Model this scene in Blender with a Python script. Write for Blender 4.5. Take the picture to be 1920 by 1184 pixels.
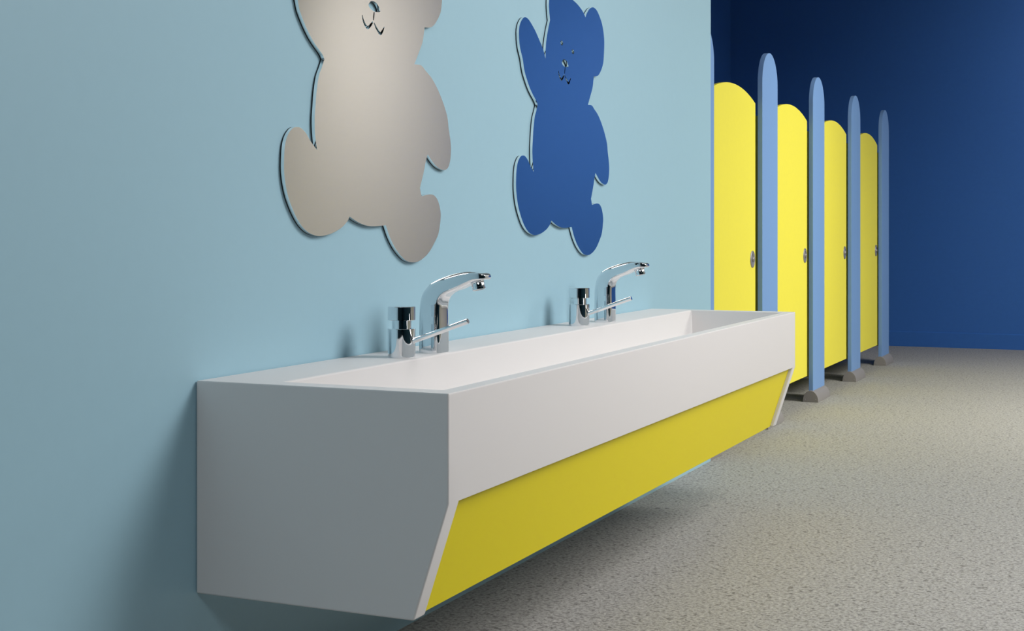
import bpy, bmesh, math, random
from mathutils import Vector, Matrix

S = bpy.context.scene
COL = S.collection
for o in list(bpy.data.objects):
    bpy.data.objects.remove(o)

# ---------------------------------------------------------------- camera
cam_d = bpy.data.cameras.new('camera')
cam_d.sensor_width = 36.0
cam_d.lens = 2614.66 / 1920 * 36.0
cam_d.shift_y = (436.0 - 592.0) / 1920.0
cam_d.clip_start = 0.02
cam = bpy.data.objects.new('camera', cam_d)
cam.location = (1.4324, 0.0, 0.85)
cam.rotation_euler = (math.radians(90), 0, 0.4187)
COL.objects.link(cam)
S.camera = cam

# ---------------------------------------------------------------- view, world, lights
S.view_settings.view_transform = 'Standard'
S.view_settings.look = 'None'
S.view_settings.gamma = 1.0
S.view_settings.use_curve_mapping = False
S.view_settings.exposure = 0.0

W = bpy.data.worlds.new('world')
S.world = W
W.use_nodes = True
W.node_tree.nodes['Background'].inputs[0].default_value = (0.75, 0.85, 1.0, 1)
W.node_tree.nodes['Background'].inputs[1].default_value = 0.02

def area(name, loc, target, sx, sy, power, color=(1, 1, 1), spread=180):
    d = bpy.data.lights.new(name, 'AREA')
    d.shape = 'RECTANGLE'
    d.size, d.size_y = sx, sy
    d.energy = power
    d.color = color
    d.spread = math.radians(spread)
    o = bpy.data.objects.new(name, d)
    o.location = loc
    o.rotation_euler = (Vector(target) - Vector(loc)).to_track_quat('-Z', 'Y').to_euler()
    COL.objects.link(o)
    return o

area('key_light', (2.15, 6.75, 2.85), (0.3, 6.75, 0.3), 1.2, 3.0, 112, (1.0, 0.985, 0.91), 127)
area('side_light', (2.35, 3.35, 2.8), (0.5, 2.9, 0.4), 1.2, 2.9, 105, (1.0, 0.975, 0.965), 155)
area('near_light', (1.8, -0.5, 2.9), (0.5, 1.8, 0.4), 1.2, 1.2, 33, (0.93, 0.97, 1.0), 170)
area('far_ceiling_light', (2.1, 8.5, 2.95), (3.1, 10.3, 0.8), 1.2, 1.2, 70, (1.0, 0.98, 0.96), 158)


# ---------------------------------------------------------------- materials
def mat(name, color, rough=0.5, metal=0.0, spec=0.5, coat=0.0):
    m = bpy.data.materials.new(name)
    m.use_nodes = True
    b = m.node_tree.nodes['Principled BSDF']
    b.inputs['Base Color'].default_value = (*color, 1)
    b.inputs['Roughness'].default_value = rough
    b.inputs['Metallic'].default_value = metal
    b.inputs['Specular IOR Level'].default_value = spec
    b.inputs['Coat Weight'].default_value = coat
    return m

def paint(name, color, rough=0.45, spec=0.4, scale=40, bump=0.02, var=0.02):
    """painted or laminated surface: faint mottling and a faint orange peel"""
    m = mat(name, color, rough, 0, spec)
    nt = m.node_tree
    b = nt.nodes['Principled BSDF']
    tc = nt.nodes.new('ShaderNodeTexCoord')
    n = nt.nodes.new('ShaderNodeTexNoise')
    n.inputs['Scale'].default_value = scale
    n.inputs['Detail'].default_value = 4
    nt.links.new(tc.outputs['Object'], n.inputs['Vector'])
    r = nt.nodes.new('ShaderNodeValToRGB')
    r.color_ramp.elements[0].position = 0.3
    r.color_ramp.elements[1].position = 0.7
    r.color_ramp.elements[0].color = (*[c * (1 - var) for c in color], 1)
    r.color_ramp.elements[1].color = (*[min(1, c * (1 + var)) for c in color], 1)
    nt.links.new(n.outputs['Fac'], r.inputs['Fac'])
    nt.links.new(r.outputs['Color'], b.inputs['Base Color'])
    bp = nt.nodes.new('ShaderNodeBump')
    bp.inputs['Strength'].default_value = bump
    bp.inputs['Distance'].default_value = 0.002
    nt.links.new(n.outputs['Fac'], bp.inputs['Height'])
    nt.links.new(bp.outputs['Normal'], b.inputs['Normal'])
    return m

M_TEAL = paint('pale_blue_wall_paint', (0.345, 0.55, 0.65), 0.5, 0.35, 40, 0.02, 0.006)
M_NAVY = paint('deep_blue_wall_paint', (0.034, 0.135, 0.45), 0.5, 0.25)
M_BEIGE = paint('beige_wall_paint', (0.62, 0.58, 0.52), 0.6, 0.3)
M_CEIL = paint('white_ceiling_paint', (0.5, 0.5, 0.5), 0.7, 0.3)
M_WHITE = mat('white_solid_surface', (0.76, 0.738, 0.73), 0.5, 0, 0.22)
M_YELLOW = mat('yellow_laminate_panel', (0.90, 0.76, 0.010), 0.45, 0, 0.2)
M_DOOR = paint('yellow_door_laminate', (0.86, 0.77, 0.07), 0.5, 0.25, 60, 0.01, 0.01)
M_POST = paint('mid_blue_post_laminate', (0.19, 0.34, 0.63), 0.5, 0.3, 60, 0.01, 0.01)
M_FOOT = mat('grey_foot_moulding', (0.26, 0.245, 0.235), 0.5, 0, 0.4)
M_CHROME = mat('polished_chrome', (0.82, 0.83, 0.85), 0.03, 1.0)
M_STEEL = mat("satin_steel", (0.40, 0.38, 0.39), 0.42, 0.75)
M_MIRROR = mat('silver_mirror', (0.965, 0.965, 0.96), 0.03, 1.0)
M_BLACK = mat('black_backing', (0.006, 0.008, 0.010), 0.5)
M_GREYPL = mat('dark_outlet_mesh', (0.08, 0.08, 0.085), 0.5)
FLOOR_DARK = (0.235, 0.228, 0.213)
FLOOR_LIGHT = (0.435, 0.427, 0.405)
M_UNLIT = paint("unlit_dark_wall", (0.010, 0.035, 0.050), 0.6, 0.2)  # darkness of the unlit space around the camera, put into the wall colour


def floor_material():
    m = mat('flecked_vinyl', (0.4, 0.39, 0.36), 0.6, 0, 0.18)
    nt = m.node_tree
    N, L = nt.nodes, nt.links
    b = N['Principled BSDF']
    tc = N.new('ShaderNodeTexCoord')
    # fine grain
    n1 = N.new('ShaderNodeTexNoise'); n1.inputs['Scale'].default_value = 120; n1.inputs['Detail'].default_value = 3
    n1.inputs['Roughness'].default_value = 0.65
    L.new(tc.outputs['Object'], n1.inputs['Vector'])
    r1 = N.new('ShaderNodeValToRGB')
    r1.color_ramp.elements[0].position = 0.38; r1.color_ramp.elements[0].color = (*FLOOR_DARK, 1)
    r1.color_ramp.elements[1].position = 0.58; r1.color_ramp.elements[1].color = (*FLOOR_LIGHT, 1)
    L.new(n1.outputs['Fac'], r1.inputs['Fac'])
    # dark flecks
    mp = N.new('ShaderNodeMapping'); mp.inputs['Rotation'].default_value = (0, 0, 0.6)
    L.new(tc.outputs['Object'], mp.inputs['Vector'])
    n2 = N.new('ShaderNodeTexNoise'); n2.inputs['Scale'].default_value = 70; n2.inputs['Detail'].default_value = 1.5
    n2.inputs['Distortion'].default_value = 0.6
    L.new(mp.outputs['Vector'], n2.inputs['Vector'])
    r2 = N.new('ShaderNodeValToRGB')
    r2.color_ramp.elements[0].position = 0.60; r2.color_ramp.elements[0].color = (0, 0, 0, 1)
    r2.color_ramp.elements[1].position = 0.67; r2.color_ramp.elements[1].color = (1, 1, 1, 1)
    L.new(n2.outputs['Fac'], r2.inputs['Fac'])
    mx = N.new('ShaderNodeMix'); mx.data_type = 'RGBA'
    mul = N.new('ShaderNodeMath'); mul.operation = 'MULTIPLY'; mul.inputs[1].default_value = 0.65
    L.new(r2.outputs['Color'], mul.inputs[0])
    L.new(mul.outputs[0], mx.inputs['Factor'])
    L.new(r1.outputs['Color'], mx.inputs[6])
    mx.inputs[7].default_value = (0.10, 0.095, 0.09, 1)
    # pale flecks
    n3 = N.new('ShaderNodeTexNoise'); n3.inputs['Scale'].default_value = 95; n3.inputs['Detail'].default_value = 1
    L.new(mp.outputs['Vector'], n3.inputs['Vector'])
    r3 = N.new('ShaderNodeValToRGB')
    r3.color_ramp.elements[0].position = 0.66; r3.color_ramp.elements[0].color = (0, 0, 0, 1)
    r3.color_ramp.elements[1].position = 0.72; r3.color_ramp.elements[1].color = (0.6, 0.6, 0.6, 1)
    L.new(n3.outputs['Fac'], r3.inputs['Fac'])
    mx2 = N.new('ShaderNodeMix'); mx2.data_type = 'RGBA'
    L.new(r3.outputs['Color'], mx2.inputs['Factor'])
    L.new(mx.outputs[2], mx2.inputs[6])
    mx2.inputs[7].default_value = (0.62, 0.61, 0.57, 1)
    L.new(mx2.outputs[2], b.inputs['Base Color'])
    bp = N.new('ShaderNodeBump'); bp.inputs['Strength'].default_value = 0.12; bp.inputs['Distance'].default_value = 0.001
    L.new(n1.outputs['Fac'], bp.inputs['Height'])
    L.new(bp.outputs['Normal'], b.inputs['Normal'])
    return m
M_FLOOR = floor_material()

# ---------------------------------------------------------------- helpers
def link_mesh(name, bm, m, parent=None, loc=None, smooth_angle=None, bevel=None, seg=3):
    bmesh.ops.recalc_face_normals(bm, faces=bm.faces)
    me = bpy.data.meshes.new(name)
    bm.to_mesh(me)
    bm.free()
    me.materials.append(m)
    o = bpy.data.objects.new(name, me)
    COL.objects.link(o)
    if parent:
        o.parent = parent
    if loc:
        o.location = loc
    if bevel:
        bv = o.modifiers.new('bevel', 'BEVEL')
        bv.width = bevel
        bv.segments = seg
        bv.limit_method = 'ANGLE'
        bv.angle_limit = math.radians(28)
        bv.harden_normals = True
        for p in me.polygons:
            p.use_smooth = True
        me.set_sharp_from_angle(angle=math.radians(28))
    elif smooth_angle:
        for p in me.polygons:
            p.use_smooth = True
        me.set_sharp_from_angle(angle=math.radians(smooth_angle))
    return o

def thing(name, label, cat, loc=(0, 0, 0), group=None):
    o = bpy.data.objects.new(name, None)
    COL.objects.link(o)
    o.location = loc
    o.empty_display_size = 0.1
    o['label'] = label
    o['category'] = cat
    if group:
        o['group'] = group
    return o

def box(bm, x0, x1, y0, y1, z0, z1):
    v = [bm.verts.new(p) for p in ((x0, y0, z0), (x1, y0, z0), (x1, y1, z0), (x0, y1, z0),
                                   (x0, y0, z1), (x1, y0, z1), (x1, y1, z1), (x0, y1, z1))]
    for f in ((0, 3, 2, 1), (4, 5, 6, 7), (0, 1, 5, 4), (1, 2, 6, 5), (2, 3, 7, 6), (3, 0, 4, 7)):
        bm.faces.new([v[i] for i in f])

def prism(bm, pts, axis, a, b):
    """pts 2D outline; axis 0: (y,z) outline extruded in x; 1: (x,z) in y; 2: (x,y) in z"""
    def P(p, t):
        return {0: (t, p[0], p[1]), 1: (p[0], t, p[1]), 2: (p[0], p[1], t)}[axis]
    A = [bm.verts.new(P(p, a)) for p in pts]
    B = [bm.verts.new(P(p, b)) for p in pts]
    bm.faces.new(A)
    bm.faces.new(B[::-1])
    n = len(pts)
    for i in range(n):
        j = (i + 1) % n
        bm.faces.new((A[i], B[i], B[j], A[j]))

def lathe(bm, prof, n=64, M=None):
    """prof: (radius, height) list revolved about local Z, ends capped"""
    rings = []
    for r, h in prof:
        if r < 1e-6:
            rings.append([bm.verts.new((0, 0, h))])
        else:
            rings.append([bm.verts.new((r * math.cos(2 * math.pi * k / n), r * math.sin(2 * math.pi * k / n), h)) for k in range(n)])
    for a, b in zip(rings, rings[1:]):
        for k in range(n):
            l = (k + 1) % n
            if len(a) == 1:
                bm.faces.new((a[0], b[l], b[k]))
            elif len(b) == 1:
                bm.faces.new((a[k], a[l], b[0]))
            else:
                bm.faces.new((a[k], a[l], b[l], b[k]))
    for r in (rings[0], rings[-1]):
        if len(r) > 1:
            bm.faces.new(r)
    if M:
        bmesh.ops.transform(bm, matrix=M, verts=bm.verts)

def catmull(pts, sub=6):
    if len(pts) < 3:
        return list(pts)
    P = [(2 * pts[0][0] - pts[1][0], 2 * pts[0][1] - pts[1][1])] + list(pts) + [(2 * pts[-1][0] - pts[-2][0], 2 * pts[-1][1] - pts[-2][1])]
    out = []
    for i in range(1, len(P) - 2):
        p0, p1, p2, p3 = P[i - 1], P[i], P[i + 1], P[i + 2]
        for k in range(sub):
            t = k / sub
            out.append(tuple(0.5 * ((2 * p1[j]) + (-p0[j] + p2[j]) * t + (2 * p0[j] - 5 * p1[j] + 4 * p2[j] - p3[j]) * t * t
                                    + (-p0[j] + 3 * p1[j] - 3 * p2[j] + p3[j]) * t ** 3) for j in (0, 1)))
    out.append(tuple(pts[-1]))
    return out

def structure(o):
    o['kind'] = 'structure'
    return o

# ---------------------------------------------------------------- room
YE = 5.035        # where the washroom wall ends and the cubicle row starts
YB = 10.695       # far wall
XR = 3.65         # right wall
YN = -2.6         # wall behind the camera
ZC = 3.0
XL = -1.45        # wall behind the cubicles

bm = bmesh.new(); box(bm, XL - 0.15, XR + 0.15, YN - 0.15, YB + 0.15, -0.1, 0)
structure(link_mesh('floor', bm, M_FLOOR))
bm = bmesh.new(); box(bm, XL - 0.15, XR + 0.15, YN - 0.15, YB + 0.15, ZC, ZC + 0.1)
structure(link_mesh('ceiling', bm, M_CEIL))
# washroom wall with the pocket that takes the first pilaster
bm = bmesh.new()
box(bm, -0.2, 0, YN, 4.895, 0, ZC)
structure(link_mesh('wall_left', bm, M_TEAL))
bm = bmesh.new(); box(bm, -0.0265, 0, 4.895, YE, 0, ZC)
structure(link_mesh('wall_left_end', bm, M_TEAL))
bm = bmesh.new(); box(bm, XL, -0.060, 4.895, YE, 0, ZC)
structure(link_mesh('wall_cubicle_near', bm, M_NAVY))
bm = bmesh.new(); box(bm, XL - 0.12, XL, 4.895, YB, 0, ZC)
structure(link_mesh('wall_cubicle_side', bm, M_NAVY))
bm = bmesh.new(); box(bm, XL - 0.12, XR + 0.12, YB, YB + 0.12, 0, ZC)
structure(link_mesh('wall_back', bm, M_NAVY))
bm = bmesh.new(); box(bm, XR, XR + 0.12, 3.75, YB, 0, ZC)
structure(link_mesh('wall_right', bm, M_BEIGE))
bm = bmesh.new(); box(bm, XR, XR + 0.12, YN, 3.75, 0, ZC)
structure(link_mesh('wall_right_near', bm, M_UNLIT))
bm = bmesh.new(); box(bm, -0.2, XR + 0.12, YN - 0.12, YN, 0, ZC)
structure(link_mesh('wall_near', bm, M_UNLIT))
# sit-on vinyl skirting of the far wall
bm = bmesh.new()
prism(bm, [(YB, 0), (YB - 0.008, 0), (YB - 0.008, 0.1070), (YB, 0.1135)], 0, XL, XR)
# prism axis 0 takes (y, z)
structure(link_mesh('baseboard_back', bm, M_NAVY, smooth_angle=20))

# ---------------------------------------------------------------- wash trough
Y0, Y1 = 1.9161, 4.325
ZT, ZB, ZM = 0.6021, 0.2456, 0.4317
DX, DB = 0.4732, 0.4125
trough = thing('wash_trough', 'long white wall-hung wash trough with a slanted yellow lower front panel', 'sink', (0, (Y0 + Y1) / 2, ZB))
yc = (Y0 + Y1) / 2
T = Matrix.Translation((0, -yc, -ZB))
def trough_body():
    bm = bmesh.new()
    EP = 0.038
    ya, yb = Y0 + EP, Y1 - EP
    rec = 0.017
    V = {}
    def v(n, x, y, z):
        V[n] = bm.verts.new((x, y, z)); return V[n]
    B2, C2 = (DB - rec, ZB), (DX - rec, ZM - 0.004)
    for tag, y in (('0', Y0), ('1', Y1)):
        v('A' + tag, 0.001, y, ZB); v('B' + tag, DB, y, ZB); v('C' + tag, DX, y, ZM); v('D' + tag, DX, y, ZT); v('E' + tag, 0.001, y, ZT)
    for tag, y in (('a', ya), ('b', yb)):
        v('B' + tag, DB, y, ZB); v('C' + tag, DX, y, ZM); v('P' + tag, B2[0], y, B2[1]); v('Q' + tag, C2[0], y, C2[1])
    F = lambda s: bm.faces.new([V[k] for k in s.split()])
    F('A0 B0 C0 D0 E0'); F('A1 E1 D1 C1 B1')
    F('A0 E0 E1 A1')
    F('A0 A1 B1 Bb Pb Pa Ba B0')
    F('B0 Ba Ca C0'); F('Bb B1 C1 Cb')
    F('Ba Pa Qa Ca'); F('Bb Cb Qb Pb')
    F('Pa Pb Qb Qa'); F('Qa Qb Cb Ca')
    F('C0 Ca Cb C1 D1 D0')
    # basin
    bx0, bx1, by0, by1 = 0.147, DX - 0.030, Y0 + 0.042, Y1 - 0.034
    zf = 0.487
    for tag, x, y in (('00', bx0, by0), ('10', bx1, by0), ('11', bx1, by1), ('01', bx0, by1)):
        v('R' + tag, x, y, ZT)
    ins = 0.006
    for tag, x, y in (('00', bx0 + ins, by0 + ins), ('10', bx1 - ins, by0 + ins), ('11', bx1 - ins, by1 - ins), ('01', bx0 + ins, by1 - ins)):
        v('S' + tag, x, y, zf if tag[0] == '1' else zf + 0.004)
    F('E0 D0 R10 R00'); F('D0 D1 R11 R10'); F('D1 E1 R01 R11'); F('E1 E0 R00 R01')
    F('R00 R10 S10 S00'); F('R10 R11 S11 S10'); F('R11 R01 S01 S11'); F('R01 R00 S00 S01')
    F('S00 S10 S11 S01')
    bmesh.ops.transform(bm, matrix=T, verts=bm.verts)
    return bm
link_mesh('trough_body', trough_body(), M_WHITE, trough, bevel=0.0035, seg=4)
# yellow infill panel, sits 10 mm behind the slanted edges
EP = 0.038
bm = bmesh.new()
sl = Vector((DX - DB, ZM - ZB)); nrm = Vector((sl.y, -sl.x)).normalized()
def off(p, d):
    return (p[0] - nrm.x * d, p[1] - nrm.y * d)
b0 = off((DB, ZB), 0.0095); t0 = off((DX, ZM), 0.0095)
k = (ZB - b0[1]) / (t0[1] - b0[1]); b0 = (b0[0] + (t0[0] - b0[0]) * k, ZB + 0.0003)
k = (ZM - 0.0048 - b0[1]) / (t0[1] - b0[1]); t0 = (b0[0] + (t0[0] - b0[0]) * k, ZM - 0.0048)
prism(bm, [b0, t0, (t0[0] - 0.0065, t0[1]), (b0[0] - 0.0065, b0[1])], 1, Y0 + EP + 0.0006, Y1 - EP - 0.0006)
bmesh.ops.transform(bm, matrix=T, verts=bm.verts)
link_mesh('front_panel', bm, M_YELLOW, trough)

# ---------------------------------------------------------------- taps
def superring(cx, cz, ux, uz, a, w, n=48, e=3.2):
    """rounded-rectangle ring: half-depth a along (ux,uz), half-width w along y"""
    pts = []
    for k in range(n):
        t = 2 * math.pi * k / n
        c, s = math.cos(t), math.sin(t)
        px = math.copysign(abs(c) ** (2 / e), c) * a
        py = math.copysign(abs(s) ** (2 / e), s) * w
        pts.append((cx + ux * px, py, cz + uz * px))
    return pts

def spout_mesh():
    # outer and inner edge of the side profile, local to the foot of the spout (x out from its centre, z up)
    outer = [(-0.0055, 0.0), (-0.0055, 0.05), (-0.0050, 0.086), (-0.0025, 0.108), (0.0040, 0.1255), (0.0165, 0.1395), (0.0325, 0.1490),
             (0.0555, 0.1580), (0.079, 0.1645), (0.1005, 0.1678), (0.122, 0.1685), (0.143, 0.1668), (0.155, 0.1640), (0.1605, 0.160)]
    inner = [(0.0440, 0.0), (0.0437, 0.05), (0.0432, 0.080), (0.0434, 0.0935), (0.0448, 0.1040), (0.0490, 0.1128), (0.0560, 0.1195),
             (0.0690, 0.1255), (0.0880, 0.1325), (0.1085, 0.1405), (0.1290, 0.1478), (0.1460, 0.1500), (0.1570, 0.1525), (0.1608, 0.1562)]
    wid = [0.0275, 0.0270, 0.0264, 0.0258, 0.0252, 0.0246, 0.0240, 0.0234, 0.0228, 0.0222, 0.0214, 0.0200, 0.0172, 0.0130]
    sq = lambda q: [(x if x < 0.08 else 0.08 + (x - 0.08) * 0.78, z) for x, z in q]
    outer, inner = sq(outer), sq(inner)
    X0 = 0.022
    oo, ii = catmull(outer, 4), catmull(inner, 4)
    ww = [p[1] for p in catmull([(i, w) for i, w in enumerate(wid)], 4)]
    bm = bmesh.new()
    rings = []
    n = 64
    for (ox, oz), (ix, iz), w in zip(oo, ii, ww):
        cx, cz = (ox + ix) / 2 - X0, (oz + iz) / 2
        dx, dz = ix - ox, iz - oz
        L = math.hypot(dx, dz)
        rings.append([bm.verts.new(p) for p in superring(cx, cz, dx / L, dz / L, L / 2, w, n, 5.5)])
    for a, b in zip(rings, rings[1:]):
        for k in range(n):
            l = (k + 1) % n
            bm.faces.new((a[k], a[l], b[l], b[k]))
    bm.faces.new(rings[0]); bm.faces.new(rings[-1])
    return bm

def make_spout(label, loc):
    t = thing('basin_spout', label, 'tap', loc, 'chrome curved spouts on the trough')
    link_mesh('spout_body', spout_mesh(), M_CHROME, t, smooth_angle=50)
    bm = bmesh.new()
    r = 0.0138
    lathe(bm, [(0.0096, -0.010), (r - 0.0015, -0.0105), (r, -0.009), (r, -0.0045), (r - 0.001, -0.004), (r - 0.001, -0.003), (r, -0.0025), (r, 0.006), (r - 0.001, 0.0075)], 48,
          Matrix.Translation((0.0980, 0, 0.1405)) @ Matrix.Rotation(math.radians(-14), 4, 'Y'))
    link_mesh('aerator', bm, M_CHROME, t, smooth_angle=35)
    bm = bmesh.new()
    lathe(bm, [(0.0, -0.0078), (0.0096, -0.0078), (0.0096, -0.0101), (0.0, -0.0101)], 32,
          Matrix.Translation((0.0980, 0, 0.1405)) @ Matrix.Rotation(math.radians(-14), 4, 'Y'))
    link_mesh('outlet_mesh', bm, M_GREYPL, t)
    return t

def make_valve(label, loc):
    t = thing('lever_valve', label, 'tap', loc, 'chrome lever valves on the trough')
    R = 0.0274
    bm = bmesh.new()
    lathe(bm, [(0, 0), (R, 0), (R, 0.0562), (R - 0.0008, 0.057), (0.0195, 0.0571)], 96)
    link_mesh('valve_body', bm, M_CHROME, t, smooth_angle=40)
    bm = bmesh.new()
    lathe(bm, [(0.0192, 0.0560), (0.0192, 0.0744)], 96)
    link_mesh('valve_neck', bm, M_CHROME, t, smooth_angle=40)
    bm = bmesh.new()
    lathe(bm, [(0.0192, 0.0735), (R - 0.0008, 0.0735), (R, 0.0743), (R, 0.0998), (R - 0.001, 0.1007), (0, 0.1008)], 96)
    link_mesh('valve_cap', bm, M_CHROME, t, smooth_angle=40)
    # lever rod
    p0 = Vector((0.020, 0, 0.0305)); p1 = Vector((0.1470, 0, 0.0755))
    dv = p1 - p0
    Q = Matrix.Translation(p0) @ dv.to_track_quat('Z', 'Y').to_matrix().to_4x4()
    bm = bmesh.new(); r = 0.0053; L = dv.length
    lathe(bm, [(0, 0), (r, 0), (r, L - 0.0008), (r - 0.0008, L), (0, L)], 48, Q)
    link_mesh('lever', bm, M_CHROME, t, smooth_angle=40)
    return t

spout = make_spout('chrome curved spout on the trough, below the tall beige-reflecting bear mirror', (0.1165, 2.567, ZT))
valve = make_valve('chrome lever valve on the near half of the trough ledge', (0.105, 2.443, ZT))

def dup(root, loc, label):
    r = root.copy(); COL.objects.link(r); r.location = loc; r['label'] = label
    def rec(a, b):
        for ch in a.children:
            c = ch.copy(); COL.objects.link(c); c.parent = b
            rec(ch, c)
    rec(root, r)
    return r
dup(spout, (0.1020, 3.630, ZT), 'chrome curved spout on the far half of the trough ledge, below the blue-reflecting bear mirror')
dup(valve, (0.088, 3.460, ZT), 'chrome lever valve on the far half of the trough ledge')

# ---------------------------------------------------------------- bear mirrors
BEAR = [[(-0.1923, 0.1841), (-0.2004, 0.1929), (-0.2247, 0.2084), (-0.2446, 0.224), (-0.2642, 0.2448), (-0.2797, 0.2658), (-0.2901, 0.2926), (-0.3059, 0.318), (-0.313, 0.3414), (-0.3137, 0.3642), (-0.3066, 0.3809), (-0.2901, 0.3961), (-0.2735, 0.4022), (-0.2538, 0.3998), (-0.2317, 0.3898), (-0.2056, 0.3743), (-0.1792, 0.3541), (-0.1562, 0.3347), (-0.1384, 0.31)],
        [(-0.1384, 0.31), (-0.1369, 0.343), (-0.1314, 0.3647), (-0.1213, 0.39), (-0.1071, 0.4174)],
        [(-0.1071, 0.4174), (-0.1119, 0.4363), (-0.115, 0.4599), (-0.1103, 0.4847), (-0.0913, 0.5058), (-0.0617, 0.516), (-0.0317, 0.5139), (-0.0111, 0.5009)],
        [(-0.0111, 0.5009), (0.0247, 0.5003), (0.0732, 0.4946), (0.1061, 0.4869), (0.1368, 0.4756), (0.1573, 0.4625)],
        [(0.1573, 0.4625), (0.1636, 0.4714), (0.1771, 0.483), (0.1952, 0.4938), (0.2199, 0.5), (0.2458, 0.4964), (0.2692, 0.4833), (0.2928, 0.4619), (0.3071, 0.4341), (0.3119, 0.4048), (0.3061, 0.3588), (0.2977, 0.3398), (0.2783, 0.3194), (0.2618, 0.3084), (0.2455, 0.3037), (0.224, 0.3013)],
        [(0.224, 0.3013), (0.2198, 0.2841), (0.2134, 0.266), (0.2002, 0.2472), (0.1766, 0.215)],
        [(0.1766, 0.215), (0.2081, 0.2156), (0.2294, 0.206), (0.2564, 0.1938), (0.2838, 0.1739), (0.3117, 0.146), (0.3343, 0.1147), (0.3419, 0.0877), (0.3509, 0.0605), (0.3543, 0.0391), (0.3509, 0.0174), (0.3419, 0.0), (0.3283, -0.0076), (0.3113, -0.0089), (0.2879, -0.0044), (0.2648, 0.0057), (0.2387, 0.0224)],
        [(0.2387, 0.0224), (0.2291, 0.0056), (0.2194, -0.0186), (0.2017, -0.0533)],
        [(0.2017, -0.0533), (0.2099, -0.0708)],
        [(0.2099, -0.0708), (0.2323, -0.0673), (0.2549, -0.0658), (0.2746, -0.0693), (0.2912, -0.0825), (0.3012, -0.1036), (0.3012, -0.1218), (0.2912, -0.1522), (0.2713, -0.1733), (0.2452, -0.1941), (0.2131, -0.2085), (0.1816, -0.2147), (0.1506, -0.2132), (0.1263, -0.2055), (0.0964, -0.1878), (0.0699, -0.1634), (0.0497, -0.1352)],
        [(0.0497, -0.1352), (0.0325, -0.1361), (-0.0013, -0.1376), (-0.0289, -0.1364), (-0.0561, -0.1316), (-0.0775, -0.1255), (-0.0975, -0.1184)],
        [(-0.0975, -0.1184), (-0.1064, -0.1279), (-0.127, -0.14), (-0.155, -0.1493), (-0.18, -0.1545), (-0.2095, -0.1571), (-0.2335, -0.1545), (-0.2572, -0.1468), (-0.2806, -0.1317), (-0.3035, -0.1068), (-0.3216, -0.0772), (-0.3314, -0.0427), (-0.3319, -0.0129), (-0.3283, 0.0121), (-0.3193, 0.03), (-0.3035, 0.043), (-0.2875, 0.0464), (-0.2736, 0.0451), (-0.2572, 0.0365), (-0.2407, 0.0222), (-0.2182, 0.0068)],
        [(-0.2182, 0.0068), (-0.223, 0.0233), (-0.2264, 0.0437), (-0.2271, 0.0676), (-0.2247, 0.0892), (-0.2207, 0.1175), (-0.2126, 0.1484), (-0.2004, 0.1691), (-0.1923, 0.1841)]]
NOSE = [(-0.0219, 0.316), (-0.0118, 0.3233), (0.0044, 0.3239), (0.0162, 0.3194), (0.0246, 0.3113), (0.0246, 0.3067), (0.0125, 0.3043), (-0.0002, 0.3042), (-0.0141, 0.3073), (-0.021, 0.3115)]
STEM = [(0.001, 0.3030), (-0.0025, 0.2842)]
ML = [(-0.0483, 0.2896), (-0.0415, 0.2766), (-0.0265, 0.2670), (-0.0100, 0.2770), (-0.0025, 0.2842)]
MR = [(-0.0025, 0.2842), (0.0101, 0.2709), (0.0256, 0.2618), (0.0352, 0.2680), (0.0432, 0.2777)]
EYES = [(-0.0235, 0.3671), (0.0594, 0.3531)]

def stroke(pts, w0, w1, sub=5):
    """closed outline of a tapering stroke"""
    c = catmull(pts, sub)
    n = len(c)
    Lf, Rt = [], []
    for i, p in enumerate(c):
        a = c[max(0, i - 1)]; b = c[min(n - 1, i + 1)]
        d = Vector((b[0] - a[0], b[1] - a[1])).normalized()
        w = (w0 + (w1 - w0) * math.sin(math.pi * i / (n - 1))) / 2
        Lf.append((p[0] - d.y * w, p[1] + d.x * w)); Rt.append((p[0] + d.y * w, p[1] - d.x * w))
    return Lf + Rt[::-1]

def bear_loops(with_face=True):
    out = []
    for s in BEAR:
        out += catmull(s, 8)[:-1]
    loops = [out]
    if with_face:
        loops.append(catmull(NOSE + NOSE[:1], 4)[:-1])
        mouth = stroke(ML[:-1] + [(-0.0045, 0.2822)], 0.0026, 0.0066)
        mouth2 = stroke([(0.0002, 0.2806)] + MR[1:], 0.0026, 0.0066)
        loops += [mouth, mouth2, stroke(STEM[:1] + [(-0.001, 0.294)] + [(-0.0022, 0.2852)], 0.0035, 0.0045)]
        for ex, ey in EYES:
            loops.append([(ex + 0.0092 * math.cos(t * math.pi / 10), ey + 0.0066 * math.sin(t * math.pi / 10)) for t in range(20)])
    return loops

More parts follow.
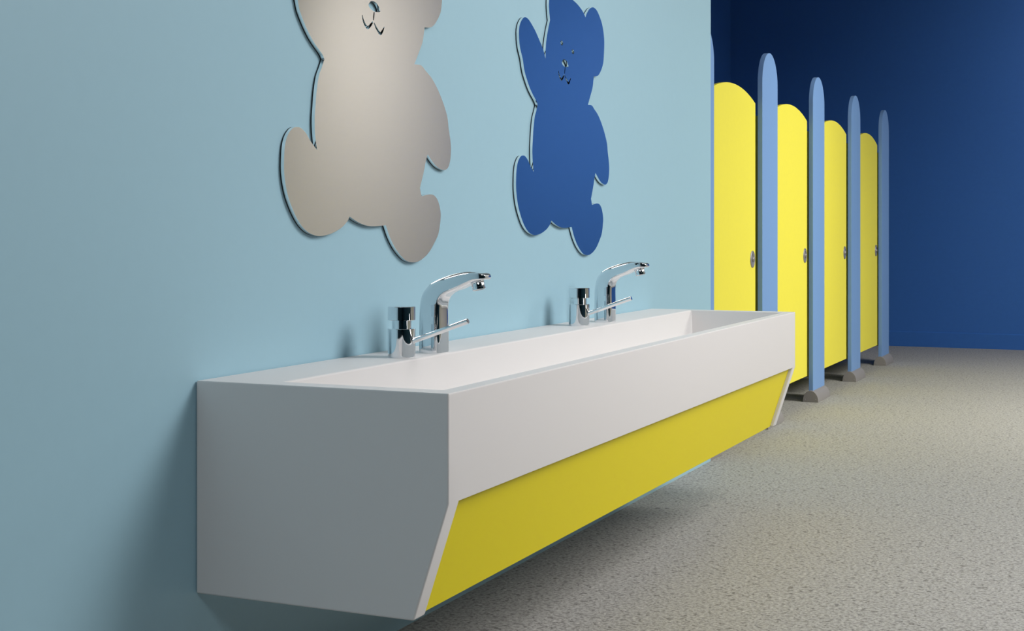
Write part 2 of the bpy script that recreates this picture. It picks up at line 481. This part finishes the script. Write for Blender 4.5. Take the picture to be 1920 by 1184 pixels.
def extrude_loops(loops, x0, x1, bev=0.0):
    """filled outline with holes in the y-z plane, from x0 to x1, built through a 2D curve"""
    cu = bpy.data.curves.new('tmp', 'CURVE')
    cu.dimensions = '2D'; cu.fill_mode = 'BOTH'
    cu.extrude = (x1 - x0) / 2 - bev
    cu.bevel_depth = bev; cu.bevel_resolution = 1
    for lp in loops:
        sp = cu.splines.new('POLY'); sp.points.add(len(lp) - 1)
        for i, p in enumerate(lp):
            sp.points[i].co = (p[0], p[1], 0, 1)
        sp.use_cyclic_u = True
    if bev:
        cu.offset = -bev
    ob = bpy.data.objects.new('tmp', cu); COL.objects.link(ob)
    dg = bpy.context.evaluated_depsgraph_get(); dg.update()
    me = bpy.data.meshes.new_from_object(ob.evaluated_get(dg))
    bm = bmesh.new(); bm.from_mesh(me)
    bmesh.ops.remove_doubles(bm, verts=bm.verts, dist=1e-5)
    # local (x, y, z) of the curve -> (y, z, x) of the room
    for vtx in bm.verts:
        a, b, c = vtx.co
        vtx.co = ((x0 + x1) / 2 + c, a, b)
    bpy.data.objects.remove(ob); bpy.data.curves.remove(cu); bpy.data.meshes.remove(me)
    return bm

def make_bear(label, y):
    t = thing('bear_mirror', label, 'mirror', (0, y, 1.0), 'bear mirrors on the wall')
    link_mesh('backing_board', extrude_loops(bear_loops(), 0.0003, 0.0030), M_BLACK, t, smooth_angle=25)
    link_mesh('mirror_panel', extrude_loops(bear_loops(), 0.0030, 0.0098), M_MIRROR, t, smooth_angle=25)
    return t
bear = make_bear('large teddy bear shaped wall mirror nearest the camera, reflecting beige', 2.5)
dup(bear, (0, 3.554, 1.0), 'teddy bear shaped wall mirror nearer the cubicles, reflecting deep blue')

# ---------------------------------------------------------------- toilet cubicles
PW = 0.1415          # half width of a pilaster
def pilaster_outline(z0=0.030, zt=1.6415):
    pts = [(-PW, z0), (PW, z0)]
    for k in range(41):
        a = math.pi * k / 40
        pts.append((PW * math.cos(a), zt - PW + PW * math.sin(a)))
    return pts
def foot_outline():
    pts = []
    for k in range(33):
        a = math.pi * k / 32
        pts.append((0.039 * math.cos(a), 0.057 * math.sin(a) ** 0.9))
    return pts
def make_pilaster(label, y, f0=-0.160, f1=0.138):
    t = thing('cubicle_pilaster', label, 'post', (-0.039, y, 0), 'round-topped blue cubicle posts')
    bm = bmesh.new(); prism(bm, pilaster_outline(), 0, -0.0125, 0.009)
    link_mesh('post_board', bm, M_POST, t, bevel=0.0012, seg=2)
    bm = bmesh.new(); prism(bm, foot_outline(), 1, f0, f1)
    ft = link_mesh('foot', bm, M_FOOT, t, bevel=0.0012, seg=2)
    ft['label'] = 'grey half-round foot'
    for sx in (-0.026, 0.026):
        bm = bmesh.new()
        lathe(bm, [(0.0026, 0), (0.0026, 0.0012), (0.0016, 0.0018), (0, 0.0018)], 16,
              Matrix.Translation((sx, f0, 0.014)) @ Matrix.Rotation(math.radians(90), 4, 'X'))
        link_mesh('screw', bm, M_STEEL, ft, smooth_angle=40)
    return t
PY = [5.047, 6.092, 7.137, 8.184, 9.234]
names = ['round-topped blue cubicle post half hidden behind the end of the pale wall',
         'tallest-looking round-topped blue post, between the nearest two yellow doors, above the trough end',
         'round-topped blue post just right of the trough end, second yellow door on its left',
         'round-topped blue post between the third and the farthest yellow door',
         'farthest round-topped blue post, against the dark blue back wall']
for i, (y, nm) in enumerate(zip(PY, names)):
    if i == 0:
        make_pilaster(nm, y, -0.0105, 0.142)
    else:
        make_pilaster(nm, y)

DH = 0.350          # half width of a door leaf
def door_outline():
    R = 1.22
    zp = 1.458
    pts = [(-DH, 0.131), (DH, 0.131)]
    for k in range(33):
        u = DH - 2 * DH * k / 32
        pts.append((u, zp - (R - math.sqrt(R * R - u * u))))
    return pts
def make_door(label, y):
    t = thing('cubicle_door', label, 'door', (-0.0635, y, 0), 'yellow cubicle doors')
    bm = bmesh.new(); prism(bm, door_outline(), 0, -0.009, 0.009)
    link_mesh('door_leaf', bm, M_DOOR, t, bevel=0.001, seg=2)
    RY = Matrix.Rotation(math.radians(90), 4, 'Y')
    bm = bmesh.new()
    r = 0.0365
    lathe(bm, [(0, 0), (r, 0), (r, 0.0020), (r - 0.0012, 0.0034), (r - 0.004, 0.0040), (r - 0.0065, 0.0036), (r - 0.0075, 0.0030), (0, 0.0030)], 48,
          Matrix.Translation((0.009, 0.296, 0.735)) @ RY)
    lk = link_mesh('indicator_lock', bm, M_STEEL, t, smooth_angle=45)
    bm = bmesh.new()
    lathe(bm, [(0.011, 0), (0.011, 0.0045), (0.0095, 0.006), (0, 0.0065)], 32, Matrix.Translation((0.0119, 0.296, 0.735)) @ RY)
    link_mesh('lock_dial', bm, M_STEEL, lk, smooth_angle=45)
    bm = bmesh.new()
    lathe(bm, [(0.0045, 0), (0.0045, 0.002), (0, 0.0026)], 24, Matrix.Translation((0.0119, 0.296, 0.757)) @ RY)
    link_mesh('coin_slot', bm, M_STEEL, lk, smooth_angle=45)
    for z in (0.30, 1.14):
        bm = bmesh.new()
        box(bm, -0.004, 0.0120, -DH - 0.0380, -DH + 0.004, z - 0.03, z + 0.03)
        link_mesh('hinge', bm, M_STEEL, t)
    return t
dn = ['yellow arched cubicle door nearest the pale blue wall, lower half behind the trough',
      'yellow arched cubicle door second from the pale wall, beside the trough end',
      'yellow arched cubicle door third from the pale wall',
      'farthest and narrowest-looking yellow arched cubicle door']
for i in range(4):
    make_door(dn[i], PY[i + 1] - 0.1415 - 0.026 - DH)

# dividing panels running back from each post, held by a bracket top and bottom
dl = ['dark-edged divider panel behind the post above the trough end',
      'dark-edged divider panel behind the post just right of the trough end',
      'dark-edged divider panel behind the post left of the farthest door',
      'dark-edged divider panel behind the farthest post']
for i in range(1, 5):
    y = PY[i]
    t = thing('cubicle_divider', dl[i - 1], 'partition', (0, y, 0), 'panels between the cubicles')
    bm = bmesh.new(); box(bm, XL + 0.002, -0.0550, -0.009, 0.009, 0.115, 1.367)
    link_mesh('divider_board', bm, M_DOOR, t)
    for z in (0.311, 1.150):
        bm = bmesh.new()
        prism(bm, [(-0.097, -0.0092), (-0.097, -0.0130), (-0.0595, -0.0130), (-0.0595, -0.032), (-0.0535, -0.032), (-0.0535, -0.0092)], 2, z - 0.028, z + 0.028)
        link_mesh('bracket', bm, M_DOOR, t)
